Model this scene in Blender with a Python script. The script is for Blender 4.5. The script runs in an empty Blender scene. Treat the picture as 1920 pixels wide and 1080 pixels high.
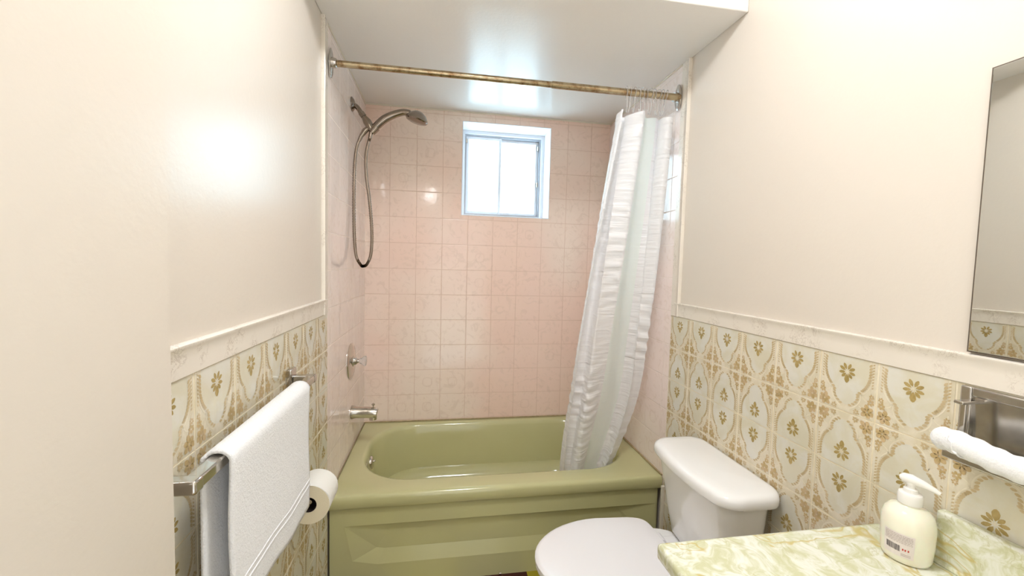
import bpy, bmesh, math, random
from mathutils import Vector, Matrix
random.seed(7)
S = bpy.context.scene
C = S.collection
PI = math.pi
# ------------------------------------------------------------------ camera
cam_d = bpy.data.cameras.new('camera')
cam = bpy.data.objects.new('camera', cam_d); C.objects.link(cam); S.camera = cam
cam_d.sensor_width = 36.0; cam_d.lens = 778.0 / 1920 * 36; cam_d.clip_start = 0.02
R = (0.98590632, -0.16529057, 0.02584114); U = (-0.01580636, 0.06173982, 0.99796711); F = (0.16654998, 0.98431053, -0.05825703)
cam.matrix_world = Matrix(((R[0], U[0], -F[0], 0.4507), (R[1], U[1], -F[1], -1.7281), (R[2], U[2], -F[2], 1.4067), (0, 0, 0, 1)))
S.view_settings.view_transform = 'Standard'; S.view_settings.look = 'None'
S.view_settings.gamma = 1.0; S.view_settings.use_curve_mapping = False
S.view_settings.exposure = 0.76
# ------------------------------------------------------------------ daylight outside the window
w = bpy.data.worlds.new('sky'); S.world = w; w.use_nodes = True
bg = w.node_tree.nodes['Background']; bg.inputs[0].default_value = (0.80, 0.92, 1.0, 1); bg.inputs[1].default_value = 0.7
sd = bpy.data.lights.new('window_daylight', 'AREA'); sd.shape = 'RECTANGLE'; sd.size = 0.9; sd.size_y = 0.8
sd.energy = 23; sd.color = (0.88, 0.92, 1.0)
so = bpy.data.objects.new('window_daylight', sd); C.objects.link(so)
so.location = (0.83, 1.55, 2.05); so.rotation_euler = (math.radians(-90), 0, 0)
# soft fill light added behind the camera, filling the added doorway
hd_ = bpy.data.lights.new('rear_fill_light', 'AREA'); hd_.shape = 'RECTANGLE'; hd_.size = 0.74; hd_.size_y = 1.95
hd_.energy = 3.0; hd_.color = (0.97, 0.98, 1.0)
ho_ = bpy.data.objects.new('rear_fill_light', hd_); C.objects.link(ho_)
ho_.location = (0.62, -2.20, 1.05); ho_.rotation_euler = (math.radians(90), 0, 0)
CEIL_LAMP = 55.0; SCONCE = 14.0
W = 1.4855; D = 0.807; HC = 2.30; HM = 2.62; YF = -2.15; ZF = 0.03; XE = 0.07; YE = -1.07; SOF = -0.388; RIM = 0.44

# ------------------------------------------------------------------ material helpers
def lin(c):
    return tuple(((v / 255) / 12.92 if v / 255 <= 0.04045 else ((v / 255 + 0.055) / 1.055) ** 2.4) for v in c)
class NT:
    def __init__(s, name):
        s.m = bpy.data.materials.new(name); s.m.use_nodes = True
        s.t = s.m.node_tree; s.b = s.t.nodes['Principled BSDF']; s.out = s.t.nodes['Material Output']
    def n(s, ty, **kw):
        o = s.t.nodes.new(ty)
        for k, v in kw.items(): setattr(o, k, v)
        return o
    def l(s, a, b): s.t.links.new(a, b)
    def math(s, op, a, b=None, c=None):
        o = s.n('ShaderNodeMath', operation=op)
        for i, v in enumerate((a, b, c)):
            if v is None: continue
            if isinstance(v, (int, float)): o.inputs[i].default_value = v
            else: s.l(v, o.inputs[i])
        return o.outputs[0]
    def mix(s, f, a, b):
        o = s.n('ShaderNodeMix', data_type='RGBA')
        for sock, v in ((o.inputs[0], f), (o.inputs[6], a), (o.inputs[7], b)):
            if isinstance(v, (int, float)): sock.default_value = v
            elif isinstance(v, tuple): sock.default_value = (*v, 1) if len(v) == 3 else v
            else: s.l(v, sock)
        return o.outputs[2]
    def obj(s):
        return s.n('ShaderNodeTexCoord').outputs['Object']
    def noise(s, scale, detail=4, rough=.5, dist=0, vec=None, out='Fac'):
        o = s.n('ShaderNodeTexNoise'); o.inputs['Scale'].default_value = scale; o.inputs['Detail'].default_value = detail
        o.inputs['Roughness'].default_value = rough; o.inputs['Distortion'].default_value = dist
        s.l(vec if vec is not None else s.obj(), o.inputs['Vector']); return o.outputs[out]
    def ramp(s, f, p0, p1):
        o = s.n('ShaderNodeMapRange'); o.inputs[1].default_value = p0; o.inputs[2].default_value = p1
        o.interpolation_type = 'SMOOTHSTEP'; s.l(f, o.inputs[0]); return o.outputs[0]
    def bump(s, h, strength=.3, dist=.001):
        o = s.n('ShaderNodeBump'); o.inputs['Strength'].default_value = strength; o.inputs['Distance'].default_value = dist
        s.l(h, o.inputs['Height']); s.l(o.outputs[0], s.b.inputs['Normal']); return o
    def col(s, c):
        if isinstance(c, tuple): s.b.inputs['Base Color'].default_value = (*c, 1)
        else: s.l(c, s.b.inputs['Base Color'])
    def set(s, **kw):
        for k, v in kw.items(): s.b.inputs[k.replace('_', ' ')].default_value = v
        return s
def simple(name, rgb, rough=.4, metal=0, noise=None, bump=None, **kw):
    t = NT(name); c = lin(rgb)
    if noise:
        t.col(t.mix(t.noise(noise[0], 3), tuple(v * (1 - noise[1]) for v in c), tuple(min(1, v * (1 + noise[1])) for v in c)))
    else: t.col(c)
    t.set(Roughness=rough, Metallic=metal, **kw)
    if bump: t.bump(t.noise(bump[0], 4), bump[1], bump[2])
    return t.m

M = {}
def wall_paint(name, rgb, rough):
    t = NT(name); c = lin(rgb)
    t.col(t.mix(t.noise(2.5, 3), tuple(v * .985 for v in c), c))
    t.set(Roughness=rough)
    t.bump(t.noise(70, 3), .25, .0015)
    return t.m
M['paint'] = wall_paint('cream_wall_paint', (225, 215, 202), .27)
M['ceil'] = wall_paint('ceiling_gloss_paint', (247, 243, 238), .24)
M['ceil_main'] = wall_paint('ceiling_flat_paint', (240, 234, 224), .6)
M['chrome'] = simple('worn_chrome', (205, 200, 192), .13, 1, noise=(30, .12))
M['chrome_old'] = simple('tarnished_chrome', (198, 194, 188), .2, 1, noise=(45, .25))
M['porcelain'] = simple('white_porcelain', (250, 249, 248), .07, Coat_Weight=.4)
M['seat'] = simple('white_plastic_seat', (246, 244, 246), .22)
M['black'] = simple('dark_core', (40, 26, 22), .9)
M['white_paint'] = simple('white_gloss_frame', (240, 240, 244), .35)
M['alu'] = simple('aluminium_track', (176, 178, 184), .35, .8)
M['label'] = simple('label_paper', (236, 226, 220), .5)
M['ink'] = simple('label_ink', (70, 62, 66), .6)
M['ink_pale'] = simple('label_small_print', (196, 182, 176), .6)
M['ink_red'] = simple('label_red_mark', (196, 70, 60), .6)
M['cabinet'] = simple('vanity_cabinet_paint', (226, 216, 196), .4, noise=(6, .04))
M['caulk'] = simple('white_caulk', (232, 224, 208), .5)
M['mildew'] = simple('mildewed_caulk', (176, 156, 118), .6, noise=(60, .4))
M['pump'] = simple('pump_white_plastic', (246, 243, 238), .25)

def rod_mat():
    t = NT('aged_brass_rod')
    f = t.noise(28, 5, .7)
    t.col(t.mix(t.ramp(f, .4, .7), lin((190, 176, 146)), lin((140, 108, 74)))); t.set(Roughness=.24, Metallic=1); return t.m
M['brass'] = rod_mat()
M['shower'] = simple('aged_shower_chrome', (150, 138, 126), .14, 1, noise=(40, .2))

def tub_mat():
    t = NT('avocado_green_enamel'); t.col(t.mix(t.noise(5, 3), lin((198, 195, 144)), lin((204, 201, 152))))
    t.set(Roughness=.16, Coat_Weight=.5, Coat_Roughness=.05); t.bump(t.noise(14, 2), .08, .002); return t.m
M['tub'] = tub_mat()

def grid(t, axis, o0, T0, o1, T1, half):
    """returns groutmask(1 in grout), tilt height, cell random colour"""
    sx = t.n('ShaderNodeSeparateXYZ'); t.l(t.obj(), sx.inputs[0])
    a = t.math('DIVIDE', t.math('SUBTRACT', sx.outputs[axis], o0), T0)
    b = t.math('DIVIDE', t.math('SUBTRACT', sx.outputs['Z'], o1), T1)
    fa = t.math('FRACT', a); fb = t.math('FRACT', b)
    ea = t.math('MULTIPLY', t.math('MINIMUM', fa, t.math('SUBTRACT', 1.0, fa)), T0)
    eb = t.math('MULTIPLY', t.math('MINIMUM', fb, t.math('SUBTRACT', 1.0, fb)), T1)
    e = t.math('MINIMUM', ea, eb)
    cx = t.n('ShaderNodeCombineXYZ'); t.l(t.math('FLOOR', a), cx.inputs[0]); t.l(t.math('FLOOR', b), cx.inputs[1])
    wn = t.n('ShaderNodeTexWhiteNoise', noise_dimensions='3D'); t.l(cx.outputs[0], wn.inputs['Vector'])
    sc = t.n('ShaderNodeSeparateColor'); t.l(wn.outputs['Color'], sc.inputs[0])
    tilt = t.math('ADD', t.math('MULTIPLY', t.math('SUBTRACT', fa, .5), t.math('SUBTRACT', sc.outputs[0], .5)),
                  t.math('MULTIPLY', t.math('SUBTRACT', fb, .5), t.math('SUBTRACT', sc.outputs[1], .5)))
    grout = t.math('SUBTRACT', 1.0, t.ramp(e, half * .55, half * 1.5))
    return grout, tilt, sc.outputs[2], e, fa, fb
def pink(name, axis, o0, grout_rgb, base_a, base_b):
    t = NT(name)
    g, tilt, rnd, e, fa, fb = grid(t, axis, o0, .152, .449, .152, .0014)
    big = t.ramp(t.noise(1.7, 2), .35, .65)
    c = t.mix(big, lin(base_a), lin(base_b))
    # moulded relief: soft leafy swirls, a small square rosette on some tiles
    leaf = t.noise(16, 3, .6, 2.2)
    c = t.mix(t.math('MULTIPLY', t.ramp(leaf, .52, .66), .22), c, lin((214, 188, 168)))
    dx = t.math('ABSOLUTE', t.math('SUBTRACT', fa, .5)); dz = t.math('ABSOLUTE', t.math('SUBTRACT', fb, .5))
    dd = t.math('POWER', t.math('ADD', t.math('POWER', dx, 3.0), t.math('POWER', dz, 3.0)), .3333)
    ringm = t.math('SUBTRACT', 1.0, t.ramp(t.math('ABSOLUTE', t.math('SUBTRACT', dd, .17)), .008, .03))
    ringm = t.math('MULTIPLY', ringm, t.math('GREATER_THAN', rnd, .82))
    c = t.mix(t.math('MULTIPLY', ringm, .16), c, lin((206, 172, 150)))
    c = t.mix(t.math('MULTIPLY', rnd, .12), c, lin((244, 226, 208)))
    t.col(t.mix(t.math('MULTIPLY', g, .6), c, lin(grout_rgb)))
    rr = t.math('MULTIPLY_ADD', g, .5, .09); t.l(rr, t.b.inputs['Roughness'])
    h = t.math('ADD', t.math('MULTIPLY', t.ramp(e, .0, .004), .5), t.math('MULTIPLY', tilt, 2.2))
    h = t.math('ADD', h, t.math('MULTIPLY', t.noise(9, 2), .6))
    h = t.math('ADD', h, t.math('MULTIPLY', leaf, .12))
    h = t.math('ADD', h, t.math('MULTIPLY', ringm, -.1))
    t.bump(h, 1.0, .0012)
    return t.m
M['pink_back'] = pink('pink_tile_back', 'X', .1431, (216, 182, 160), (252, 222, 207), (252, 234, 220))
M['pink_side'] = pink('pink_tile_side', 'Y', .807 - .152 * 6, (240, 226, 214), (250, 233, 226), (248, 236, 229))

def marble_rail():
    t = NT('veined_cream_edge_tile')
    f = t.noise(38, 5, .65, 1.4)
    band = t.math('ABSOLUTE', t.math('SUBTRACT', f, .5))
    m = t.math('SUBTRACT', 1.0, t.ramp(band, .0, .035))
    m = t.math('MULTIPLY', m, t.ramp(t.noise(14, 3), .45, .62))
    t.col(t.mix(t.math('MULTIPLY', m, .5), lin((238, 229, 216)), lin((178, 160, 140))))
    t.set(Roughness=.15); t.bump(f, .15, .001); return t.m
M['rail'] = marble_rail()
def glazed(name, a, b, scale, rough=.17):
    t = NT(name); t.col(t.mix(t.ramp(t.noise(scale, 4, .6, .6), .35, .65), lin(a), lin(b))); t.set(Roughness=rough)
    t.bump(t.noise(60, 3), .12, .001); return t.m
FL = [glazed('tile_ground_tan', (234, 224, 204), (224, 213, 186), 24),
      glazed('tile_medallion_pale', (228, 224, 212), (222, 215, 192), 12),
      glazed('tile_scroll_cream', (242, 233, 212), (236, 224, 198), 20),
      glazed('tile_leaf_tan', (214, 194, 156), (200, 178, 136), 30),
      glazed('tile_flower_gold', (190, 166, 110), (168, 146, 88), 60),
      glazed('tile_flower_rose_tan', (212, 186, 146), (196, 170, 118), 60),
      glazed('tile_grout_cream', (246, 236, 212), (238, 224, 194), 18, .4)]

def onyx():
    t = NT('green_onyx_laminate')
    v = t.obj()
    warp = t.noise(6, 3, .5, 0, v, 'Color')
    va = t.n('ShaderNodeVectorMath', operation='MULTIPLY_ADD'); t.l(warp, va.inputs[0]); va.inputs[1].default_value = (.16, .16, .16); t.l(v, va.inputs[2])
    a = t.noise(26, 6, .62, 1.2, va.outputs[0])
    c = t.mix(t.ramp(a, .36, .62), lin((208, 208, 168)), lin((236, 236, 224)))
    b = t.noise(4.2, 3, .5, .5, va.outputs[0])
    c = t.mix(t.math('MULTIPLY', t.ramp(b, .52, .66), .6), c, lin((210, 210, 166)))
    v1 = t.math('ABSOLUTE', t.math('SUBTRACT', t.noise(3.1, 4, .6, .8, va.outputs[0]), .5))
    c = t.mix(t.math('MULTIPLY', t.math('SUBTRACT', 1.0, t.ramp(v1, .0, .016)), .8), c, lin((204, 184, 112)))
    v2 = t.math('ABSOLUTE', t.math('SUBTRACT', t.noise(7, 4, .6, .5, va.outputs[0]), .5))
    c = t.mix(t.math('MULTIPLY', t.math('SUBTRACT', 1.0, t.ramp(v2, .0, .010)), .45), c, lin((190, 184, 132)))
    t.col(c); t.set(Roughness=.2); return t.m
M['onyx'] = onyx()

def floor_mat():
    t = NT('dark_vinyl_squares')
    sx = t.n('ShaderNodeSeparateXYZ'); t.l(t.obj(), sx.inputs[0])
    a = t.math('FLOOR', t.math('DIVIDE', t.math('SUBTRACT', sx.outputs[0], .845), .305))
    b = t.math('FLOOR', t.math('DIVIDE', t.math('SUBTRACT', sx.outputs[1], .02), .305))
    ch = t.math('MODULO', t.math('ABSOLUTE', t.math('ADD', a, b)), 2.0)
    t.col(t.mix(ch, lin((70, 26, 26)), lin((160, 146, 34)))); t.set(Roughness=.3); return t.m
M['floor'] = floor_mat()

def towel_mat(name, rgb):
    t = NT(name); c = lin(rgb)
    n1 = t.noise(230, 3, .7); n2 = t.noise(60, 3)
    t.col(t.mix(n1, tuple(v * .92 for v in c), c)); t.set(Roughness=.95, Sheen_Weight=.3)
    t.bump(t.math('ADD', n1, t.math('MULTIPLY', n2, .8)), .9, .003); return t.m
M['towel'] = towel_mat('white_terry', (253, 252, 252))
M['paper'] = simple('toilet_paper', (246, 243, 236), .9, bump=(120, .3, .001))
M['paper_end'] = simple('toilet_paper_end', (238, 226, 196), .95, bump=(300, .4, .001))

def pane_mat():
    t = NT('frosted_pane')
    tr = t.n('ShaderNodeBsdfTranslucent'); tr.inputs[0].default_value = (.80, .94, .98, 1)
    gl = t.n('ShaderNodeBsdfGlossy'); gl.inputs['Roughness'].default_value = .3
    mx = t.n('ShaderNodeMixShader'); mx.inputs[0].default_value = .06
    t.l(tr.outputs[0], mx.inputs[1]); t.l(gl.outputs[0], mx.inputs[2]); t.l(mx.outputs[0], t.out.inputs[0]); return t.m
M['pane'] = pane_mat()

def curtain_mat(mint):
    t = NT('mint_vinyl_curtain' if mint else 'white_ruched_curtain')
    uv = t.n('ShaderNodeTexCoord').outputs['UV']
    mp = t.n('ShaderNodeMapping'); mp.inputs['Scale'].default_value = (3.2, 46, 1); t.l(uv, mp.inputs[0])
    n = t.noise(1.0, 3, .5, .5, mp.outputs[0])
    c = lin((243, 250, 247)) if mint else lin((250, 250, 252))
    t.b.inputs['Base Color'].default_value = (*c, 1); t.set(Roughness=.3)
    bp = t.bump(n, .2 if mint else .8, .012)
    tl = t.n('ShaderNodeBsdfTranslucent'); tl.inputs[0].default_value = (*c, 1)
    tp = t.n('ShaderNodeBsdfTransparent')
    m1 = t.n('ShaderNodeMixShader'); m1.inputs[0].default_value = .40 if mint else .26
    t.l(t.b.outputs[0], m1.inputs[1]); t.l(tl.outputs[0], m1.inputs[2]); t.l(bp.outputs[0], tl.inputs['Normal'])
    m2 = t.n('ShaderNodeMixShader'); m2.inputs[0].default_value = .04 if mint else .09
    t.l(m1.outputs[0], m2.inputs[1]); t.l(tp.outputs[0], m2.inputs[2]); t.l(m2.outputs[0], t.out.inputs[0]); return t.m
M['curt_w'] = curtain_mat(False); M['curt_m'] = curtain_mat(True)

def soap_mat():
    t = NT('creamy_soap_bottle'); t.col(lin((250, 245, 226))); t.set(Roughness=.12, Coat_Weight=.6, Subsurface_Weight=.25, Subsurface_Scale=.02)
    return t.m
M['soap'] = soap_mat()
def mirror_mat():
    t = NT('silvered_mirror'); t.col((.86, .87, .84)); t.set(Metallic=1, Roughness=.01); return t.m
M['mirror'] = mirror_mat()
def clear_mat():
    t = NT('clear_plastic_ring'); t.col((.92, .9, .9)); t.set(Roughness=.06, Transmission_Weight=.75, IOR=1.35); return t.m
M['clear'] = clear_mat()
def glow(name, rgb, s):
    t = NT(name); t.col(rgb); t.b.inputs['Emission Color'].default_value = (*rgb, 1); t.b.inputs['Emission Strength'].default_value = s; return t.m
M['glow1'] = glow('lit_opal_dome', (.91, .95, 1.0), CEIL_LAMP)
M['glow2'] = glow('lit_opal_globe', (.95, .975, 1.0), SCONCE)

# ------------------------------------------------------------------ object helpers
def tag(o, label=None, cat=None, group=None, kind=None):
    if label: o['label'] = label
    if cat: o['category'] = cat
    if group: o['group'] = group
    if kind: o['kind'] = kind
    return o
def thing(name, loc, label, cat, group=None):
    o = bpy.data.objects.new(name, None); o.empty_display_size = .02; C.objects.link(o); o.location = loc
    return tag(o, label, cat, group)
def parent(o, p):
    o.parent = p
    q, mw = p, Matrix.Identity(4)
    while q: mw = Matrix.Translation(q.location) @ mw; q = q.parent
    o.matrix_parent_inverse = mw.inverted()
class MB:
    def __init__(s): s.v = []; s.f = []; s.mi = []
    def add(s, vs, fs, mi=0):
        o = len(s.v); s.v += [tuple(v) for v in vs]
        for f in fs: s.f.append(tuple(i + o for i in f)); s.mi.append(mi)
    def box(s, x0, x1, y0, y1, z0, z1, mi=0):
        s.add([(x0, y0, z0), (x1, y0, z0), (x1, y1, z0), (x0, y1, z0), (x0, y0, z1), (x1, y0, z1), (x1, y1, z1), (x0, y1, z1)],
              [(0, 3, 2, 1), (4, 5, 6, 7), (0, 1, 5, 4), (1, 2, 6, 5), (2, 3, 7, 6), (3, 0, 4, 7)], mi)
    def loft(s, rings, cap0=True, cap1=True, closed=True, mi=0):
        n = len(rings[0]); vs = [p for r in rings for p in r]; fs = []
        for i in range(len(rings) - 1):
            for j in range(n if closed else n - 1):
                k = (j + 1) % n; fs.append((i * n + j, i * n + k, (i + 1) * n + k, (i + 1) * n + j))
        if cap0: fs.append(tuple(range(n - 1, -1, -1)))
        if cap1: fs.append(tuple((len(rings) - 1) * n + j for j in range(n)))
        s.add(vs, fs, mi)
    def tube(s, pts, rad, n=12, caps=True, mi=0):
        P = [Vector(p) for p in pts]; rings = []; prev = None
        for i, p in enumerate(P):
            t = (P[min(i + 1, len(P) - 1)] - P[max(i - 1, 0)]).normalized()
            if prev is None:
                a = Vector((0, 0, 1)) if abs(t.z) < .9 else Vector((1, 0, 0))
            else: a = prev
            u = (a - t * a.dot(t)).normalized(); prev = u; v = t.cross(u)
            r = rad[i] if isinstance(rad, (list, tuple)) else rad
            rings.append([p + (u * math.cos(2 * PI * k / n) + v * math.sin(2 * PI * k / n)) * r for k in range(n)])
        s.loft(rings, caps, caps, mi=mi)
    def lathe(s, prof, origin=(0, 0, 0), axis='z', n=32, mi=0, caps=True):
        rings = []
        for r, h in prof:
            ring = []
            for k in range(n):
                a = 2 * PI * k / n; c, q = r * math.cos(a), r * math.sin(a)
                v = {'z': (c, q, h), 'x': (h, c, q), 'y': (q, h, c)}[axis]
                ring.append((v[0] + origin[0], v[1] + origin[1], v[2] + origin[2]))
            rings.append(ring)
        s.loft(rings, caps, caps, mi=mi)
    def build(s, name, mats, par=None, smooth=True, bevel=0, seg=3, sub=0, angle=40):
        me = bpy.data.meshes.new(name); me.from_pydata(s.v, [], s.f)
        for m in (mats if isinstance(mats, list) else [mats]): me.materials.append(m)
        me.polygons.foreach_set('material_index', s.mi); me.update()
        bm = bmesh.new(); bm.from_mesh(me)
        bmesh.ops.recalc_face_normals(bm, faces=bm.faces); bm.to_mesh(me); bm.free()
        o = bpy.data.objects.new(name, me); C.objects.link(o)
        if smooth:
            for p in me.polygons: p.use_smooth = True
            me.set_sharp_from_angle(angle=math.radians(angle))
        if bevel:
            b = o.modifiers.new('bevel', 'BEVEL'); b.width = bevel; b.segments = seg; b.limit_method = 'ANGLE'; b.angle_limit = math.radians(40)
            b.harden_normals = False
        if sub:
            q = o.modifiers.new('sub', 'SUBSURF'); q.levels = sub; q.render_levels = sub
        if par: parent(o, par)
        return o
def struct(o): o['kind'] = 'structure'; return o
def rrect(x0, x1, y0, y1, r, z, side=8, arc=10):
    """rounded rectangle ring with a constant vertex count"""
    r = min(r, (x1 - x0) / 2 - .001, (y1 - y0) / 2 - .001); P = []
    for cx, cy, a0, e in ((x1 - r, y1 - r, 0, (x0 + r, y1)), (x0 + r, y1 - r, 90, (x0, y0 + r)), (x0 + r, y0 + r, 180, (x1 - r, y0)), (x1 - r, y0 + r, 270, (x1, y1 - r))):
        for k in range(arc + 1):
            a = math.radians(a0 + 90 * k / arc); P.append((cx + r * math.cos(a), cy + r * math.sin(a), z))
        lx, ly, _ = P[-1]
        for k in range(1, side): P.append((lx + (e[0] - lx) * k / side, ly + (e[1] - ly) * k / side, z))
    return P
def spline(pts, n=10):
    P = [Vector(p) for p in pts]; out = []
    for i in range(len(P) - 1):
        p0, p1, p2, p3 = P[max(i - 1, 0)], P[i], P[i + 1], P[min(i + 2, len(P) - 1)]
        for k in range(n):
            t = k / n
            out.append(.5 * ((2 * p1) + (p2 - p0) * t + (2 * p0 - 5 * p1 + 4 * p2 - p3) * t * t + (-p0 + 3 * p1 - 3 * p2 + p3) * t ** 3))
    out.append(P[-1]); return out

# ------------------------------------------------------------------ room shell
T_ = .12
def sb(name, b, m): mb = MB(); mb.box(*b); return struct(mb.build(name, m, smooth=False))
floor = sb('floor', (-T_, W + T_, YF - T_, D + .3, ZF - .1, ZF), M['floor'])
wall_left = sb('wall_left', (-T_, 0, YF, D + .3, ZF, HM), M['paint'])
wall_right = sb('wall_right', (W, W + T_, YF, D + .3, ZF, HM), M['paint'])
DX0, DX1, DZ = .24, 1.0, 2.05  # unseen door opening, added to give the fill light a place
mb = MB(); mb.box(-T_, DX0, YF - T_, YF, ZF, HM); mb.box(DX1, W + T_, YF - T_, YF, ZF, HM); mb.box(DX0, DX1, YF - T_, YF, DZ, HM)
wall_front = struct(mb.build('wall_front', M['paint'], smooth=False))
sb('wall_hallway', (-.8, 2.2, -3.5, -3.4, ZF, HM), M['paint'])  # unseen wall beyond the added doorway
sb('wall_entry', (0, XE, YF, YE, ZF, HM), M['paint'])
ceiling = sb('ceiling', (-T_, W + T_, YF - T_, D + .3, HM, HM + .1), M['ceil_main'])
mb = MB(); mb.box(0, W, SOF, D + .3, HC, HM)
soffit = struct(mb.build('ceiling_soffit', M['ceil'], smooth=False, bevel=.004))
# back wall with the window hole
WX0, WX1, WZ0, WZ1 = .557, 1.098, 1.690, 2.244; WD = .25
mb = MB()
def yface(mb, y, x0, x1, z0, z1, mi=0): mb.add([(x0, y, z0), (x1, y, z0), (x1, y, z1), (x0, y, z1)], [(0, 1, 2, 3)], mi)
mb.box(0, WX0, D, D + WD, ZF, HC); mb.box(WX1, W, D, D + WD, ZF, HC); mb.box(WX0, WX1, D, D + WD, ZF, WZ0); mb.box(WX0, WX1, D, D + WD, WZ1, HC)
wall_back = struct(mb.build('wall_back', M['paint'], smooth=False))
e = .0015
mb = MB()
for b in ((0, WX0, .42, HC), (WX1, W, .42, HC), (WX0, WX1, .42, WZ0), (WX0, WX1, WZ1, HC)): mb.box(b[0], b[1], D - .006, D, b[2], b[3])
mb.build('pink_tiles', M['pink_back'], wall_back, smooth=False)
for s, wl in ((0, wall_left), (1, wall_right)):
    mb = MB(); x = (0, .006) if s == 0 else (W - .006, W)
    mb.box(x[0], x[1], 0.0, D - .006, .38, HC - .001)
    mb.build('pink_tiles', M['pink_side'], wl, smooth=False)
# caulk lines
mb = MB()
mb.tube([(.006, D - .008, HC - .003), (W - .006, D - .008, HC - .003)], .005, 8)
mb.tube([(.008, 0, HC - .003), (.008, D - .01, HC - .003)], .003, 8); mb.tube([(W - .008, 0, HC - .003), (W - .008, D - .01, HC - .003)], .004, 8)
struct(mb.build('trim_1', M['caulk']))
mb = MB(); mb.tube([(.01, D - .009, RIM + .002), (W - .01, D - .009, RIM + .002)], .004, 6)
mb.tube([(W - .009, .01, RIM + .002), (W - .009, D - .01, RIM + .002)], .005, 6)
mb.tube([(.009, .01, RIM + .002), (.009, D - .01, RIM + .002)], .002, 6)
struct(mb.build('trim_2', M['mildew']))

# chair rail and vertical edge tiles
ZR, ZT = 1.193, 1.253
def rail_prof(s):   # section: (depth, height 0..1)
    return [(0, 0), (.007, 0), (.009, .02), (.010, .5), (.011, .82), (.014, .90), (.014, .96), (.009, 1.0), (0, 1.0)]
def rail(name, side, y0, y1):
    mb = MB(); rings = []
    for y in (y0, y1):
        rings.append([((d if side == 0 else W - d), y, ZR + h * (ZT - ZR)) for d, h in rail_prof(0)])
    mb.loft(rings); return struct(mb.build(name, M['rail'], smooth=True, angle=50))
def vstrip(name, side, z0, z1):
    mb = MB(); rings = []
    for z in (z0, z1):
        rings.append([((d if side == 0 else W - d), -h * .06, z) for d, h in rail_prof(0)])
    mb.loft(rings); return struct(mb.build(name, M['rail'], smooth=True, angle=50))
rail('trim_3', 0, YE, -.03); rail('trim_4', 1, YF, -.03)
vstrip('trim_5', 0, ZR, HC); vstrip('trim_6', 1, ZR, HC)
mb = MB(); mb.box(W - .02, W - .004, -.018, -.004, ZF, .40); struct(mb.build('trim_7', M['caulk'], bevel=.003))

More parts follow.
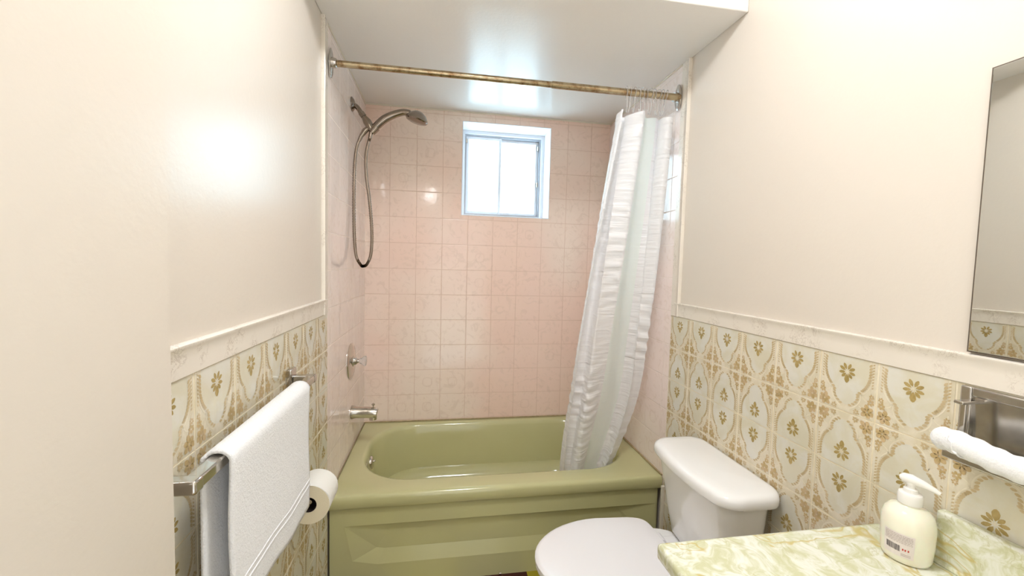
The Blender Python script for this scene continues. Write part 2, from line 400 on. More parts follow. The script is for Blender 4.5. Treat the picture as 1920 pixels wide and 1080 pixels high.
# ------------------------------------------------------------------ floral wainscot tiles (relief meshes, one mesh per wall)
TW, TH = .152, .145
def leaf(cx, cy, ang, ln, wd, n=6):
    ca, sa = math.cos(ang), math.sin(ang); P = []
    prof = [(0, 0), (.3, .42), (.65, .5), (.9, .28), (1, 0), (.9, -.28), (.65, -.5), (.3, -.42)]
    for t, q in prof: P.append((cx + ca * t * ln - sa * q * wd, cy + sa * t * ln + ca * q * wd))
    return P
def tile_motif():
    """polys in tile space: u -.5..0.5 across, v 0 (flower end) .. 1 (narrow end); list of (layer, mat, [pts])"""
    out = []
    prof = [(0, .365), (.1, .378), (.2, .382), (.3, .375), (.38, .355), (.45, .325), (.51, .285), (.56, .24), (.60, .205), (.64, .195), (.69, .192), (.74, .175), (.79, .14), (.83, .095), (.86, .045), (.87, 0)]
    pts = [(u, v) for v, u in prof] + [(-u, v) for v, u in reversed(prof[:-1])]
    for i in range(len(prof) - 1):
        v0, a = prof[i]; v1, b = prof[i + 1]
        if b > 0: out.append((1, 1, [(-a, v0), (a, v0), (b, v1), (-b, v1)]))
        else: out.append((1, 1, [(-a, v0), (a, v0), (0, v1)]))
    dense = []
    for i in range(len(prof) - 1):
        v0, a = prof[i]; v1, b = prof[i + 1]; L = math.hypot(v1 - v0, b - a); k = max(1, int(L / .035))
        for j in range(k): dense.append((a + (b - a) * j / k, v0 + (v1 - v0) * j / k))
    for sgn in (1, -1):
        # outline scroll band
        for i in range(len(dense) - 1):
            (a0, v0), (a1, v1) = dense[i], dense[i + 1]; o = .058
            def off(i):
                i = min(max(i, 1), len(dense) - 2)
                dx, dy = dense[i + 1][0] - dense[i - 1][0], dense[i + 1][1] - dense[i - 1][1]; L = math.hypot(dx, dy) or 1
                return dy / L, -dx / L
            n0, n1 = off(i), off(i + 1)
            q = [(a0 + n0[0] * o, v0 + n0[1] * o), (a0 + n0[0] * (o + .018), v0 + n0[1] * (o + .018)), (a1 + n1[0] * (o + .018), v1 + n1[1] * (o + .018)), (a1 + n1[0] * o, v1 + n1[1] * o)]
            if all(abs(p[0]) < .49 and p[1] < .985 for p in q): out.append((2, 2, [(sgn * p[0], p[1]) for p in q]))
            # feather leaf pointing inward-up
            if i % 1 == 0 and v0 > .03 and v0 < .88:
                ang = math.atan2(n0[1], n0[0]) + PI - .75
                L = leaf(a0 + n0[0] * .046, v0 + n0[1] * .046, ang, .072, .040)
                out.append((3, 3, [(sgn * p[0], p[1]) for p in L]))
        # stems curling from the narrow corner
        for (x0, y0), (x1, y1), (x2, y2), wd in (((.45, .52), (.44, .72), (.26, .93), .016), ((.45, .60), (.40, .80), (.16, .97), .012), ((.46, .70), (.30, .72), (.27, .60), .012), ((.46, .98), (.40, .88), (.24, .82), .014)):
            prev = None
            for k in range(9):
                t = k / 8; x = (1 - t) ** 2 * x0 + 2 * t * (1 - t) * x1 + t * t * x2; y = (1 - t) ** 2 * y0 + 2 * t * (1 - t) * y1 + t * t * y2
                dx = 2 * (1 - t) * (x1 - x0) + 2 * t * (x2 - x1); dy = 2 * (1 - t) * (y1 - y0) + 2 * t * (y2 - y1); L = math.hypot(dx, dy); nx, ny = -dy / L * wd / 2, dx / L * wd / 2
                cur = ((x + nx, y + ny), (x - nx, y - ny))
                if prev: out.append((2, 2, [(sgn * p[0], p[1]) for p in (prev[0], prev[1], cur[1], cur[0])]))
                prev = cur
        # corner sprig flowers
        for (cx, cy, r) in ((.385, .875, .125), (.43, .70, .062), (.20, .945, .055), (.44, .60, .04)):
            for k in range(6):
                a = k * PI / 3 + .3
                ps = leaf(cx + .008 * math.cos(a), cy + .008 * math.sin(a), a, r * (.85 if k % 2 else 1), r * .62)
                ps = [(min(p[0], .485), min(p[1], .985)) for p in ps]
                out.append((3, 5 if cx > .3 else 3, [(sgn * p[0], p[1]) for p in ps]))
        # leafy border beside the side stem
        for k in range(9):
            v = .03 + k * .05
            out.append((3, 3, [(sgn * p[0], p[1]) for p in leaf(.462, v, PI - .7, .046, .024)]))
    # central flower
    cy = .27
    for k, (a, L, wd) in enumerate([(90, .115, .060), (48, .075, .036), (132, .075, .036), (12, .082, .036), (168, .082, .036), (-28, .085, .038), (208, .085, .038), (-66, .085, .036), (246, .085, .036)]):
        a = math.radians(a); out.append((3, 4, leaf(.03 * math.cos(a), cy + .040 * math.sin(a), a, L * 1.45, wd * 1.5)))
    for k in range(3): out.append((4, 2, leaf(0, cy - .02, math.radians(50 + 40 * k), .06, .012)))
    return out
MOTIF = tile_motif()
def floral(side, y_first, ncol, zbot, wl, ymin):
    mb = MB(); base = .006; step = .00018
    X = (lambda d: d) if side == 0 else (lambda d: W - d)
    g = .0013
    mb.box(*sorted((X(0), X(base - .0008))), ymin, -.0, zbot, ZR, 6)
    row = 0; z1 = ZR; gt = .0015
    while z1 > zbot + .01:
        z0 = z1 - TH; thin = (row % 2 == 1)
        for c in range(-1, ncol):
            ya = y_first - c * TW; yb = ya - TW          # ya far, yb near
            A, B = min(ya, 0), max(yb, ymin)
            if A - B < .004: continue
            zz = max(z0, zbot)
            gv = .0019
            mb.box(*sorted((X(.001), X(base))), B + gv, A - gv, zz + gt, z1 - gt, 0)
            flip = (row % 2 == 1)
            for lay, mi, poly in MOTIF:
                P = []; ok = True
                for u, v in poly:
                    y = (ya + yb) / 2 + u * (TW - .004)
                    z = (z1 - gt - v * (TH - 2 * gt)) if not flip else (z0 + gt + v * (TH - 2 * gt))
                    if y > A - gv or y < B + gv: ok = False; break
                    if z < zbot: ok = False; break
                    P.append((X(base + lay * step), y, z))
                if ok: mb.add(P, [tuple(range(len(P)))], mi)
        z1 = z0; row += 1
    me = mb.build('floral_tiles', FL, wl, smooth=False)
    return me
floral(0, -.1344 + TW, 9, ZF, wall_left, YE)
floral(1, -.1519 + TW, 15, ZF, wall_right, YF + .01)

# ------------------------------------------------------------------ window
win = struct(MB().build('window_1', M['white_paint'])) if False else None
mb = MB()
y0 = .955; y1 = 1.04
def fr(mb, x0, x1, z0, z1, w_, ya, yb, mi=0):
    mb.box(x0, x0 + w_, ya, yb, z0, z1, mi); mb.box(x1 - w_, x1, ya, yb, z0, z1, mi)
    mb.box(x0 + w_, x1 - w_, ya, yb, z1 - w_, z1, mi); mb.box(x0 + w_, x1 - w_, ya, yb, z0, z0 + w_, mi)
fr(mb, WX0 + .001, WX1 - .001, WZ0 + .001, WZ1 - .001, .022, y0, y1)
win = struct(mb.build('window_1', M['white_paint'], smooth=False, bevel=.002))
mb = MB()   # painted reveal lining
for b in ((WX0, WX0 + .0035, WZ0, WZ1), (WX1 - .0035, WX1, WZ0, WZ1), (WX0 + .0035, WX1 - .0035, WZ1 - .0035, WZ1), (WX0 + .0035, WX1 - .0035, WZ0, WZ0 + .0035)):
    mb.box(b[0], b[1], D - .0075, y0, b[2], b[3])
mb.build('reveal_lining', M['white_paint'], win, smooth=False)
mb = MB(); fr(mb, WX0 + .023, WX1 - .023, WZ0 + .023, WZ1 - .023, .010, .975, 1.03)
tr_ = mb.build('track', M['alu'], win, smooth=False)
ix0, ix1, iz0, iz1 = WX0 + .033, WX1 - .033, WZ0 + .033, WZ1 - .033; xm = .808
for (a, b, ya, nm) in ((ix0, xm + .008, .978, 'front'), (xm - .012, ix1, 1.004, 'rear')):
    mb = MB(); fr(mb, a, b, iz0, iz1, .017, ya, ya + .018); s_ = mb.build('sash', M['white_paint'], win, smooth=False, bevel=.002)
    mb = MB(); mb.box(a + .016, b - .016, ya + .007, ya + .011, iz0 + .016, iz1 - .016); mb.build('pane', M['pane'], s_, smooth=False)
for z in (2.165, 1.93):
    mb = MB(); mb.box(ix1 - .012, ix1 + .002, .985, 1.003, z - .012, z + .012); mb.tube([(ix1 - .006, .984, z - .016), (ix1 - .006, .984, z + .016)], .004, 8)
    mb.build('latch', M['chrome'], win)
mb = MB(); mb.box(ix0 - .004, ix0 + .006, .962, .976, 2.165, 2.19); mb.build('latch', M['chrome'], win)

# ------------------------------------------------------------------ bathtub
tub = thing('bathtub', (W / 2, .38, ZF), 'avocado green built-in bathtub below the pink tiled walls', 'bathtub')
mb = MB(); X0, X1, Y0, Y1 = .007, W - .007, .0, D - .007
o = (.088, 1.405, .118, .757)
rings = [rrect(X0, X1, Y0 + .004, Y1, .004, .382), rrect(X0, X1, Y0, Y1, .004, .388), rrect(X0, X1, Y0, Y1, .004, .422), rrect(X0, X1, Y0 + .003, Y1, .004, .432),
         rrect(X0 + .004, X1 - .004, Y0 + .010, Y1 - .001, .006, .4385), rrect(X0 + .01, X1 - .01, Y0 + .022, Y1 - .002, .01, RIM)]
def inr(i, z, r=.25): return rrect(o[0] + i, o[1] - i * 1.0, o[2] + i, o[3] - i, r, z)
rings += [inr(-.014, RIM - .001, .262), inr(-.004, RIM - .004, .254), inr(.004, RIM - .012), inr(.010, RIM - .028), inr(.018, RIM - .08), inr(.032, .30, .24), inr(.045, .22, .23)]
for t in (0, .25, .5, .75, 1): rings.append(inr(.05 + .09 * math.sin(t * PI / 2), .20 - .07 * (1 - math.cos(t * PI / 2)) if t else .195, .22))
rings.append(inr(.20, .122, .1)); rings.append(inr(.29, .120, .02))
mb.loft(rings, cap0=False)
bas = mb.build('basin', M['tub'], tub, angle=60)
# apron with a pressed panel
mb = MB(); ax0, ax1 = .010, W - .022; ay = .016; az0, az1 = ZF, .384
ox = [(ax0, az0), (ax1, az0), (ax1, az1), (ax0, az1)]
p1 = [(.10, .150), (.20, .128), (1.30, .128), (1.41, .150), (1.43, .302), (.095, .302)]
def AP(l, y): return [(x, y, z) for x, z in l]
outer = [(ax0, az0), (.20, az0), (1.30, az0), (ax1, az0), (ax1, az1), (ax0, az1)]
inner = [(.195, .192), (.23, .186), (1.26, .186), (1.33, .192), (1.27, .293), (.26, .293)]
mb.add(AP(outer, ay) + AP(p1, ay) + AP(inner, ay + .016), [(i, (i + 1) % 6, 6 + (i + 1) % 6, 6 + i) for i in range(6)] + [(6 + i, 6 + (i + 1) % 6, 12 + (i + 1) % 6, 12 + i) for i in range(6)] + [tuple(range(12, 18))])
mb.add([(ax0, ay, az1), (ax1, ay, az1), (ax1, ay + .06, az1), (ax0, ay + .06, az1), (ax0, ay, az0), (ax1, ay, az0), (ax1, ay + .06, az0), (ax0, ay + .06, az0)], [(0, 1, 2, 3), (1, 5, 6, 2), (0, 3, 7, 4), (2, 6, 7, 3), (4, 7, 6, 5)])
mb.build('apron', M['tub'], tub, smooth=False, bevel=.003)
mb = MB(); mb.lathe([(0.001, .011), (.020, .011), (.030, .008), (.034, .002), (.034, -.004)], (.106, .44, .365), 'x', 28); mb.tube([(.112, .44, .372), (.128, .44, .375)], .005, 8)
mb.build('overflow_plate', M['chrome'], tub)
mb = MB(); mb.lathe([(.032, -.002), (.032, .003), (.024, .005), (.001, .004)], (.42, .44, .120), 'z', 24); mb.build('drain', M['chrome'], tub)

# ------------------------------------------------------------------ shower rod, rings, curtain
rod = thing('shower_curtain_rod', (W / 2, .006, 2.158), 'aged brass shower curtain rod spanning between the side walls', 'curtain rod')
mb = MB(); mb.tube([(.016, .014, 2.161), (W * .62, .004, 2.158)], .0125, 20); mb.tube([(W * .60, .004, 2.158), (W - .016, .0, 2.156)], .0145, 20); mb.build('rod', M['brass'], rod)
for x, s in ((.0145, 1), (W - .0145, -1)):
    mb = MB(); rr = []
    for (d, k) in ((0, 1), (.003, 1), (.006, .85), (.006, .3)):
        rr.append([(x + s * d, .012 + .024 * k * math.cos(2 * PI * i / 32), 2.160 + .056 * k * math.sin(2 * PI * i / 32)) for i in range(32)])
    mb.loft(rr); mb.lathe([(.020, 0), (.020, .008), (.0175, .022), (.0145, .024)], (x + (0 if s > 0 else -.024), .010, 2.160), 'x', 20)
    fl = mb.build('flange', M['chrome_old'], rod)
    for dz in (-.04, .04):
        mb = MB(); mb.lathe([(.004, -.0), (.004, .0085), (.001, .010)] if s > 0 else [(.001, -.010), (.004, -.0085), (.004, 0)], (x, .012, 2.160 + dz), 'x', 10); mb.build('screw', M['chrome'], fl)

def ring_proto():
    mb = MB(); P = []
    for k in range(26):
        a = math.radians(-62 + 304 * k / 25); P.append((0, .0215 * math.cos(a), .0215 * math.sin(a)))
    P = [(0, .010, -.034), (0, .0105, -.026)] + P[::1] + [(0, -.0105, -.030), (0, -.006, -.070), (0, 0.002, -.088), (0, .009, -.082), (0, .009, -.066)]
    mb.tube(P, .0020, 8); return mb
pr0 = ring_proto().build('curtain_ring', M['clear'])
tag(pr0, 'clear wire curtain ring bunched with others at the right end of the brass rod', 'curtain ring', 'curtain rings on the rod')
NR = 11
for i in range(NR):
    o_ = pr0 if i == 0 else pr0.copy()
    if i: C.objects.link(o_)
    o_.location = (1.222 + .0185 * i, .003, 2.1605); o_.rotation_euler = (0, math.radians(random.uniform(-9, 9)), math.radians(random.uniform(-14, 14)))

cur = thing('shower_curtain', (1.25, .05, 2.07), 'translucent white and mint shower curtain drawn to the right end of the tub', 'shower curtain')
def lerp(a, b, t): return a + (b - a) * t
def interp(tab, z): return sum(interp0(tab, z + d) for d in (-.12, -.08, -.04, 0, .04, .08, .12)) / 7
def interp0(tab, z):
    for i in range(len(tab) - 1):
        if tab[i][0] >= z >= tab[i + 1][0]:
            t = (tab[i][0] - z) / (tab[i][0] - tab[i + 1][0]); return lerp(tab[i][1], tab[i + 1][1], t)
    return tab[-1][1] if z < tab[-1][0] else tab[0][1]
XL = [(2.08, 1.182), (1.80, 1.145), (1.40, 1.10), (1.0, 1.062), (.7, 1.045), (.5, 1.038), (.3, 1.045)]
XR = [(2.08, 1.446), (1.70, 1.440), (1.27, 1.432), (.95, 1.432), (.8, 1.43), (.65, 1.41), (.5, 1.37), (.44, 1.345), (.3, 1.30)]
YC = [(2.08, -.005), (1.4, .055), (.8, .12), (.5, .19), (.3, .215)]
AM = [(2.08, .032), (1.4, .030), (.8, .030), (.5, .032), (.3, .030)]
def WR(z, s):
    q = z + .012 * math.sin(s * 14 + z * 5)
    return .0068 * (math.sin(q * 128 + 3.5 * math.sin(q * 11) + 2 * math.sin(s * 9)) * .6 + .5 * math.sin(q * 77 + 2.2 * math.sin(q * 23) + 5 * s)) * (.55 + .45 * math.sin(q * 9 + 1))
def curt_pt(s, z):
    x = lerp(interp(XL, z), interp(XR, z), s)
    a = interp(AM, z)
    ph = (s + .10 * math.sin(2 * PI * s) ) * 2 * PI * 2.35
    y = interp(YC, z) - a * math.cos(ph + .4 + .5 * math.sin(z * 2.1)) - .010 * math.sin(ph * 2.3 + z * 3) + lerp(0, .03, s) * (.2 + .8 * min(1, max(0, (1.3 - z) / .6)))
    x += .012 * math.sin(ph * 2 + 1)
    if s < .42:
        y += WR(z, s) * min(1, (.42 - s) / .06) * min(1, .4 + s / .05)
    if s > .72: y += WR(z + .3, s) * min(1, max(0, 1.4 - z) * 3) * min(1, (s - .72) / .06)
    if z < .50: y = max(y, .150 + (.02 if z < .4 else 0))
    return (x, y, z)
def sheet(name, s0, s1, ns, mat):
    nz = 260; vs = []; fs = []; uvs = []
    for i in range(nz + 1):
        t = i / nz
        for j in range(ns + 1):
            s = lerp(s0, s1, j / ns); zt = 2.070 - .012 * abs(math.sin(s * 2 * PI * 2.75 / 2 * 1.0)); z = lerp(zt, .30, t)
            vs.append(curt_pt(s, z)); uvs.append((s, z))
    for i in range(nz):
        for j in range(ns):
            a = i * (ns + 1) + j; fs.append((a, a + 1, a + ns + 2, a + ns + 1))
    me = bpy.data.meshes.new(name); me.from_pydata(vs, [], fs); me.materials.append(mat)
    uvl = me.uv_layers.new(name='uv')
    for l in me.loops: uvl.data[l.index].uv = uvs[l.vertex_index]
    for p in me.polygons: p.use_smooth = True
    o = bpy.data.objects.new(name, me); C.objects.link(o); parent(o, cur); return o
sheet('ruched_edge', 0, .42, 52, M['curt_w'])
sheet('mint_panel', .42, .72, 44, M['curt_m'])
sheet('ruched_edge', .72, 1, 40, M['curt_w'])

# ------------------------------------------------------------------ shower fittings
sh = thing('hand_shower', (.006, .433, 2.158), 'chrome hand shower on an arm from the left pink wall', 'shower head')
mb = MB(); mb.lathe([(.034, 0), (.034, .004), (.024, .012), (.012, .016)], (.006, .433, 2.158), 'x', 28); mb.build('flange', M['shower'], sh)
mb = MB(); mb.tube(spline([(.006, .433, 2.158), (.030, .433, 2.147), (.055, .432, 2.113), (.075, .431, 2.087)], 6), .0115, 14)
mb.tube([(.050, .432, 2.120), (.062, .432, 2.104)], .0150, 14); mb.build('arm', M['shower'], sh)
mb = MB(); mb.tube([(.066, .431, 2.098), (.078, .430, 2.080), (.092, .430, 2.058), (.100, .430, 2.040)], [.014, .020, .019, .015], 16)
mb.tube([(.100, .430, 2.030), (.122, .428, 2.056)], [.017, .020], 16)
mb.tube([(.088, .43, 2.052), (.068, .43, 2.035), (.052, .43, 2.010)], [.011, .014, .010], 14); mb.build('cradle', M['shower'], sh)
mb = MB(); P = spline([(.098, .43, 2.034), (.120, .427, 2.058), (.160, .42, 2.094), (.205, .415, 2.118), (.250, .41, 2.132), (.285, .407, 2.130)], 6)
mb.tube(P, [lerp(.014, .0195, min(1, i / 8)) if i < 12 else lerp(.0195, .014, (i - 12) / (len(P) - 13)) for i in range(len(P))], 18)
hd = mb.build('handle', M['shower'], sh)
mb = MB(); ax = Vector((.26, -.02, .96)).normalized(); cc = Vector((.318, .408, 2.108)); u_ = ax.cross(Vector((0, 1, 0))).normalized(); v_ = ax.cross(u_)
rr = []
for r, h in ((.002, .034), (.018, .031), (.036, .018), (.047, 0), (.049, -.010), (.044, -.016)):
    rr.append([cc + ax * h + (u_ * math.cos(2 * PI * k / 32) * 1.12 + v_ * math.sin(2 * PI * k / 32)) * r for k in range(32)])
mb.loft(rr, cap1=False); mb.build('head', M['shower'], sh)
mb = MB(); rr = []
for r, h in ((.045, -.0155), (.034, -.020), (.002, -.022)): rr.append([cc + ax * h + (u_ * math.cos(2 * PI * k / 32) * 1.12 + v_ * math.sin(2 * PI * k / 32)) * r for k in range(32)])
mb.loft(rr); tag(mb.build('spray_face', M['shower'], sh), 'dark grey spray face')
mb = MB(); P = spline([(.054, .43, 2.012), (.034, .43, 1.965), (.022, .43, 1.88), (.019, .428, 1.72), (.021, .426, 1.55), (.030, .425, 1.43), (.052, .425, 1.383), (.064, .425, 1.376), (.082, .425, 1.386), (.101, .425, 1.44), (.104, .426, 1.55), (.092, .428, 1.70), (.076, .430, 1.82), (.074, .43, 1.92), (.088, .43, 1.99), (.099, .43, 2.030)], 26)
mb.tube(P, [.0086 if i % 2 else .0066 for i in range(len(P))], 10); ho = mb.build('hose', M['shower'], sh, angle=80)
mb = MB(); mb.tube([(.099, .43, 2.034), (.091, .43, 2.0)], [.0105, .0085], 12); mb.tube([(.054, .43, 2.016), (.041, .43, 1.985)], [.0105, .0085], 12); mb.build('nut', M['shower'], sh)

va = thing('shower_valve', (.006, .427, .90), 'round chrome shower valve on the left pink wall', 'shower valve')
mb = MB(); mb.lathe([(.090, 0), (.090, .003), (.082, .009), (.060, .012), (.030, .014), (.026, .018), (.001, .018)], (.006, .427, .90), 'x', 48); mb.build('escutcheon', M['chrome'], va)
mb = MB(); mb.lathe([(.020, 0), (.018, .012), (.011, .018), (.010, .026), (.001, .026)], (.022, .427, .90), 'x', 24); mb.build('stem', M['chrome_old'], va)
mb = MB(); mb.lathe([(.010, 0), (.013, .006), (.017, .014), (.024, .022), (.026, .032), (.020, .036), (.001, .038)], (.046, .427, .90), 'x', 10); tag(mb.build('knob', M['clear'], va), 'clear faceted knob')
sp = thing('tub_spout', (.006, .443, .63), 'short chrome tub spout above the drain end of the green tub', 'faucet')
mb = MB(); P = [(.006, .443, .632), (.012, .443, .632), (.03, .443, .632), (.08, .443, .630), (.115, .443, .627), (.130, .443, .624), (.133, .443, .623)]
mb.tube(P, [.034, .034, .029, .028, .028, .026, .020], 24); mb.tube([(.112, .443, .62), (.114, .443, .592)], [.020, .019], 18); mb.build('body', M['chrome'], sp)
mb = MB(); mb.tube([(.114, .443, .650), (.114, .443, .668)], .0035, 8); mb.lathe([(.004, 0), (.008, .003), (.008, .009), (.003, .012)], (.114, .443, .664), 'z', 14); mb.build('diverter_knob', M['chrome'], sp)

# ------------------------------------------------------------------ towel bar, towel
tb = thing('towel_bar', (.006, -.73, 1.05), 'square chrome towel bar on the left floral tiles', 'towel bar')
zb = 1.051
mb = MB(); mb.box(.058, .082, -1.040, -.412, zb - .011, zb + .009); mb.build('bar', M['chrome'], tb, bevel=.003)
for y in (-1.040, -.412):
    s = 1 if y < -.7 else -1
    mb = MB(); yA, yB = sorted((y - .0 * s, y + .022 * s))
    mb.box(.006, .083, min(y, y + .024 * s) - (.001 if s > 0 else 0), max(y, y + .024 * s) + (0 if s > 0 else .001), zb - .013, zb + .0095)
    mb.box(.006, .022, y + .012 * s - .022, y + .012 * s + .022, zb - .030, zb + .030)
    mb.build('bracket', M['chrome_old'] if y > -.7 else M['chrome'], tb, bevel=.004)

tw = thing('towel', (.07, -.73, zb + .01), 'white terry hand towel draped over the chrome bar', 'towel')
def towel():
    P = []      # profile (x, z) front bottom -> over bar -> back bottom
    for i in range(31): P.append((.091 + .0015 * math.sin(i * .25), lerp(.722, zb + .002, i / 30)))
    for k in range(1, 8): a = PI * k / 8; P.append((.070 + .021 * math.cos(a), zb + .002 + .015 * math.sin(a)))
    for i in range(25): P.append((.049, lerp(zb + .002, .70, i / 24)))
    NY = 44; vs = []; fs = []
    for j in range(NY + 1):
        y = lerp(-.952, -.525, j / NY)
        for i, (x, z) in enumerate(P):
            fr_ = max(0, (1.0 - z) / .3); s = 1 if i < 33 else -1
            dx = .0025 * math.sin(y * 17 + .6) * fr_ + .0012 * math.sin(y * 41 + z * 6) * fr_
            if s < 0: dx = .003 * math.sin(y * 20) * fr_; 
            dy = 0.0015 * fr_ * math.sin(z * 12) * (1 if j in (0, NY) else .6)
            dz = -.010 * math.sin(y * 9) * fr_ if i < 33 else 0
            yy = y + dy + ((-.006 if i > 36 else 0))
            vs.append((max(x + dx, .0175), yy, z + dz))
    n = len(P)
    for j in range(NY):
        for i in range(n - 1): a = j * n + i; fs.append((a, a + 1, a + n + 1, a + n))
    mb = MB(); mb.add(vs, fs); o = mb.build('cloth', M['towel'], tw, angle=80)
    so_ = o.modifiers.new('thick', 'SOLIDIFY'); so_.thickness = .0065; so_.offset = 0
    return P
towel()
for zz in (.785, .800):
    mb = MB(); vs = []; NY = 44
    pts = []
    for j in range(NY + 1):
        y = lerp(-.950, -.527, j / NY); fr_ = (1 - zz) / .3
        i_ = (zz - .722) / (zb + .002 - .722) * 30
        x = .091 + .0015 * math.sin(i_ * .25) + .0025 * math.sin(y * 17 + .6) * fr_ + .0012 * math.sin(y * 41 + zz * 6) * fr_ + .0030
        pts.append((x, y, zz - .010 * math.sin(y * 9) * fr_))
    mb.tube(pts, .0022, 6); mb.build('woven_band', M['towel'], tw)

# ------------------------------------------------------------------ toilet paper
tp = thing('toilet_paper_holder', (.006, -.34, .675), 'chrome toilet paper holder on the left floral tiles near the tub', 'toilet paper holder')
mb = MB(); mb.box(.006, .014, -.345, -.295, .650, .700); mb.build('mounting_plate', M['chrome'], tp, bevel=.003)
mb = MB(); mb.tube(spline([(.012, -.320, .675), (.045, -.320, .675), (.064, -.323, .675), (.068, -.335, .675), (.068, -.345, .675), (.068, -.438, .675)], 5), .007, 12); mb.build('spindle', M['chrome_old'], tp)
r_ = thing('toilet_paper_roll', (.068, -.40, .675), 'white toilet paper roll on the holder behind the hanging towel', 'toilet paper')
mb = MB(); mb.lathe([(.023, -.450), (.0595, -.450), (.0600, -.449), (.0600, -.348), (.0595, -.347), (.023, -.347)], (.0685, 0, .673), 'y', 56, caps=False)
ro = mb.build('paper', [M['paper'], M['paper_end']], r_)
for p in ro.data.polygons:
    if abs(p.normal.y) > .9: p.material_index = 1
mb = MB(); mb.lathe([(.0230, -.4495), (.0230, -.3475), (.0215, -.3475), (.0215, -.4495), (.0230, -.4495)], (.0685, 0, .673), 'y', 32, caps=False); tag(mb.build('core', M['black'], r_), 'dark cardboard core')
mb = MB(); rr = []
for y in (-.449, -.349):
    rr.append([(.0685 + (.0608 + .0009) * math.cos(math.radians(a)), y, .673 + (.0608) * math.sin(math.radians(a))) for a in range(64, 12, -4)] )
mb.loft(rr, False, False, closed=False); mb.build('loose_sheet', M['paper'], r_)

# ------------------------------------------------------------------ toilet
YC_ = -.452
to = thing('toilet', (1.1, YC_, ZF), 'white toilet with closed lid between the tub and the marbled counter', 'toilet')
def egg(xf, xb, hw, z, yc=YC_, n=48, back=.8, pw=2.0):
    """egg outline, front toward -x"""
    P = []; xm_ = xb - (xb - xf) * .42
    for k in range(n):
        a = 2 * PI * k / n; c, s = math.cos(a), math.sin(a)
        if c < 0: x = xm_ + (xm_ - xf) * c; y = hw * s
        else:
            q = 2 / 9.0; x = xm_ + (xb - xm_) * abs(c) ** q; y = hw * (1 if s > 0 else -1) * abs(s) ** .75 * (1 if True else 0)
            y = hw * (1 if s > 0 else -1) * (1 - (1 - back) * ((x - xm_) / (xb - xm_)) ** 2) * min(1, abs(s) ** (2 / 9.0))
        P.append((x, yc + y, z))
    return P
def blend(a, b, t): return [tuple(lerp(p[i], q[i], t) for i in range(3)) for p, q in zip(a, b)]
mb = MB()
rings = [egg(.92, 1.33, .105, ZF), egg(.915, 1.335, .108, ZF + .02), egg(.935, 1.32, .090, ZF + .08), egg(.93, 1.32, .095, .18), egg(.87, 1.33, .135, .27), egg(.81, 1.34, .170, .335), egg(.785, 1.345, .180, .372), egg(.783, 1.345, .182, .392), egg(.788, 1.345, .180, .398)]
mb.loft(rings)
mb.box(1.20, 1.44, YC_ - .105, YC_ + .105, .30, .402)
mb.build('bowl', M['porcelain'], to, bevel=.006)
mb = MB(); mb.loft([egg(.778, 1.248, .192, .4015, back=.90), egg(.772, 1.25, .197, .406, back=.90), egg(.772, 1.25, .197, .411, back=.90), egg(.778, 1.248, .192, .4145, back=.90)]); mb.build('seat', M['porcelain'], to)
mb = MB(); mb.loft([egg(.778, 1.243, .190, .4165, back=.89), egg(.770, 1.246, .199, .420, back=.89), egg(.770, 1.246, .199, .428, back=.89), egg(.775, 1.244, .195, .4335, back=.89), egg(.785, 1.238, .186, .4355, back=.89), egg(.85, 1.20, .12, .4365, back=.89)]); mb.build('lid', M['seat'], to)
for yy in (-.075, .075):
    mb = MB(); mb.tube([(1.256, YC_ + yy - .022, .414), (1.256, YC_ + yy + .022, .414)], .011, 14); mb.build('hinge', M['seat'], to, bevel=.002)
def tank_ring(x0, x1, y0, y1, r, z, bow):
    P = rrect(x0, x1, y0, y1, r, z, 12, 10); yc = (y0 + y1) / 2; hh = (y1 - y0) / 2; out = []
    for x, y, zz in P:
        k = 1 - ((y - yc) / hh) ** 2; fx = (x1 - x) / (x1 - x0)
        out.append((x - bow * k * fx, y, zz))
    return out
mb = MB(); ty0, ty1 = -.672, -.258
def TK(t, i=0): return tank_ring(lerp(1.328, 1.286, t) + i, 1.462 - i, lerp(-.635, -.668, t) + i, lerp(-.295, -.262, t) - i, .055, lerp(.405, .708, t), lerp(.012, .026, t))
b0 = [(x, y, .398) for x, y, z in TK(0, .03)]; b1 = [(x, y, .404) for x, y, z in TK(0, .010)]; b2 = [(x, y, .418) for x, y, z in TK(.02, .0)]
mb.loft([b0, b1, b2, TK(.3), TK(.6), TK(1)]); mb.build('tank', M['porcelain'], to, angle=50)
mb = MB(); L = lambda z, i, d=0: tank_ring(1.276 + i, 1.477 - i * .4, -.690 + i, -.238 - i, .055 - i * .4, z, .030)
mb.loft([L(.700, .010), L(.701, .002), L(.706, 0), L(.722, 0), L(.732, .004), L(.738, .012), L(.7405, .024), L(.742, .05)]); mb.build('tank_lid', M['porcelain'], to, angle=60)

# ------------------------------------------------------------------ vanity: counter, cabinet
CZ = .82; CX = .912; CY = -.937
ct = thing('vanity_counter', (1.2, -1.4, CZ), 'green and cream marbled vanity countertop with low backsplash', 'countertop')
mb = MB(); mb.box(CX, W - .007, -1.98, CY, CZ - .036, CZ); mb.build('worktop', M['onyx'], ct, bevel=.010, seg=4)
mb = MB(); mb.box(W - .028, W - .007, -1.98, CY - .125, CZ - .002, CZ + .108)
mb.box(W - .034, W - .007, -1.98, CY - .125, CZ - .002, CZ + .008); mb.build('backsplash', M['onyx'], ct, bevel=.006, seg=3)
cb = thing('vanity_cabinet', (1.2, -1.4, ZF), 'cream vanity cabinet under the marbled countertop', 'cabinet')
mb = MB(); mb.box(CX + .03, W - .008, -1.96, CY - .02, ZF + .08, CZ - .037); mb.box(CX + .09, W - .01, -1.95, CY - .03, ZF, ZF + .09); mb.build('body', M['cabinet'], cb, smooth=False, bevel=.002)
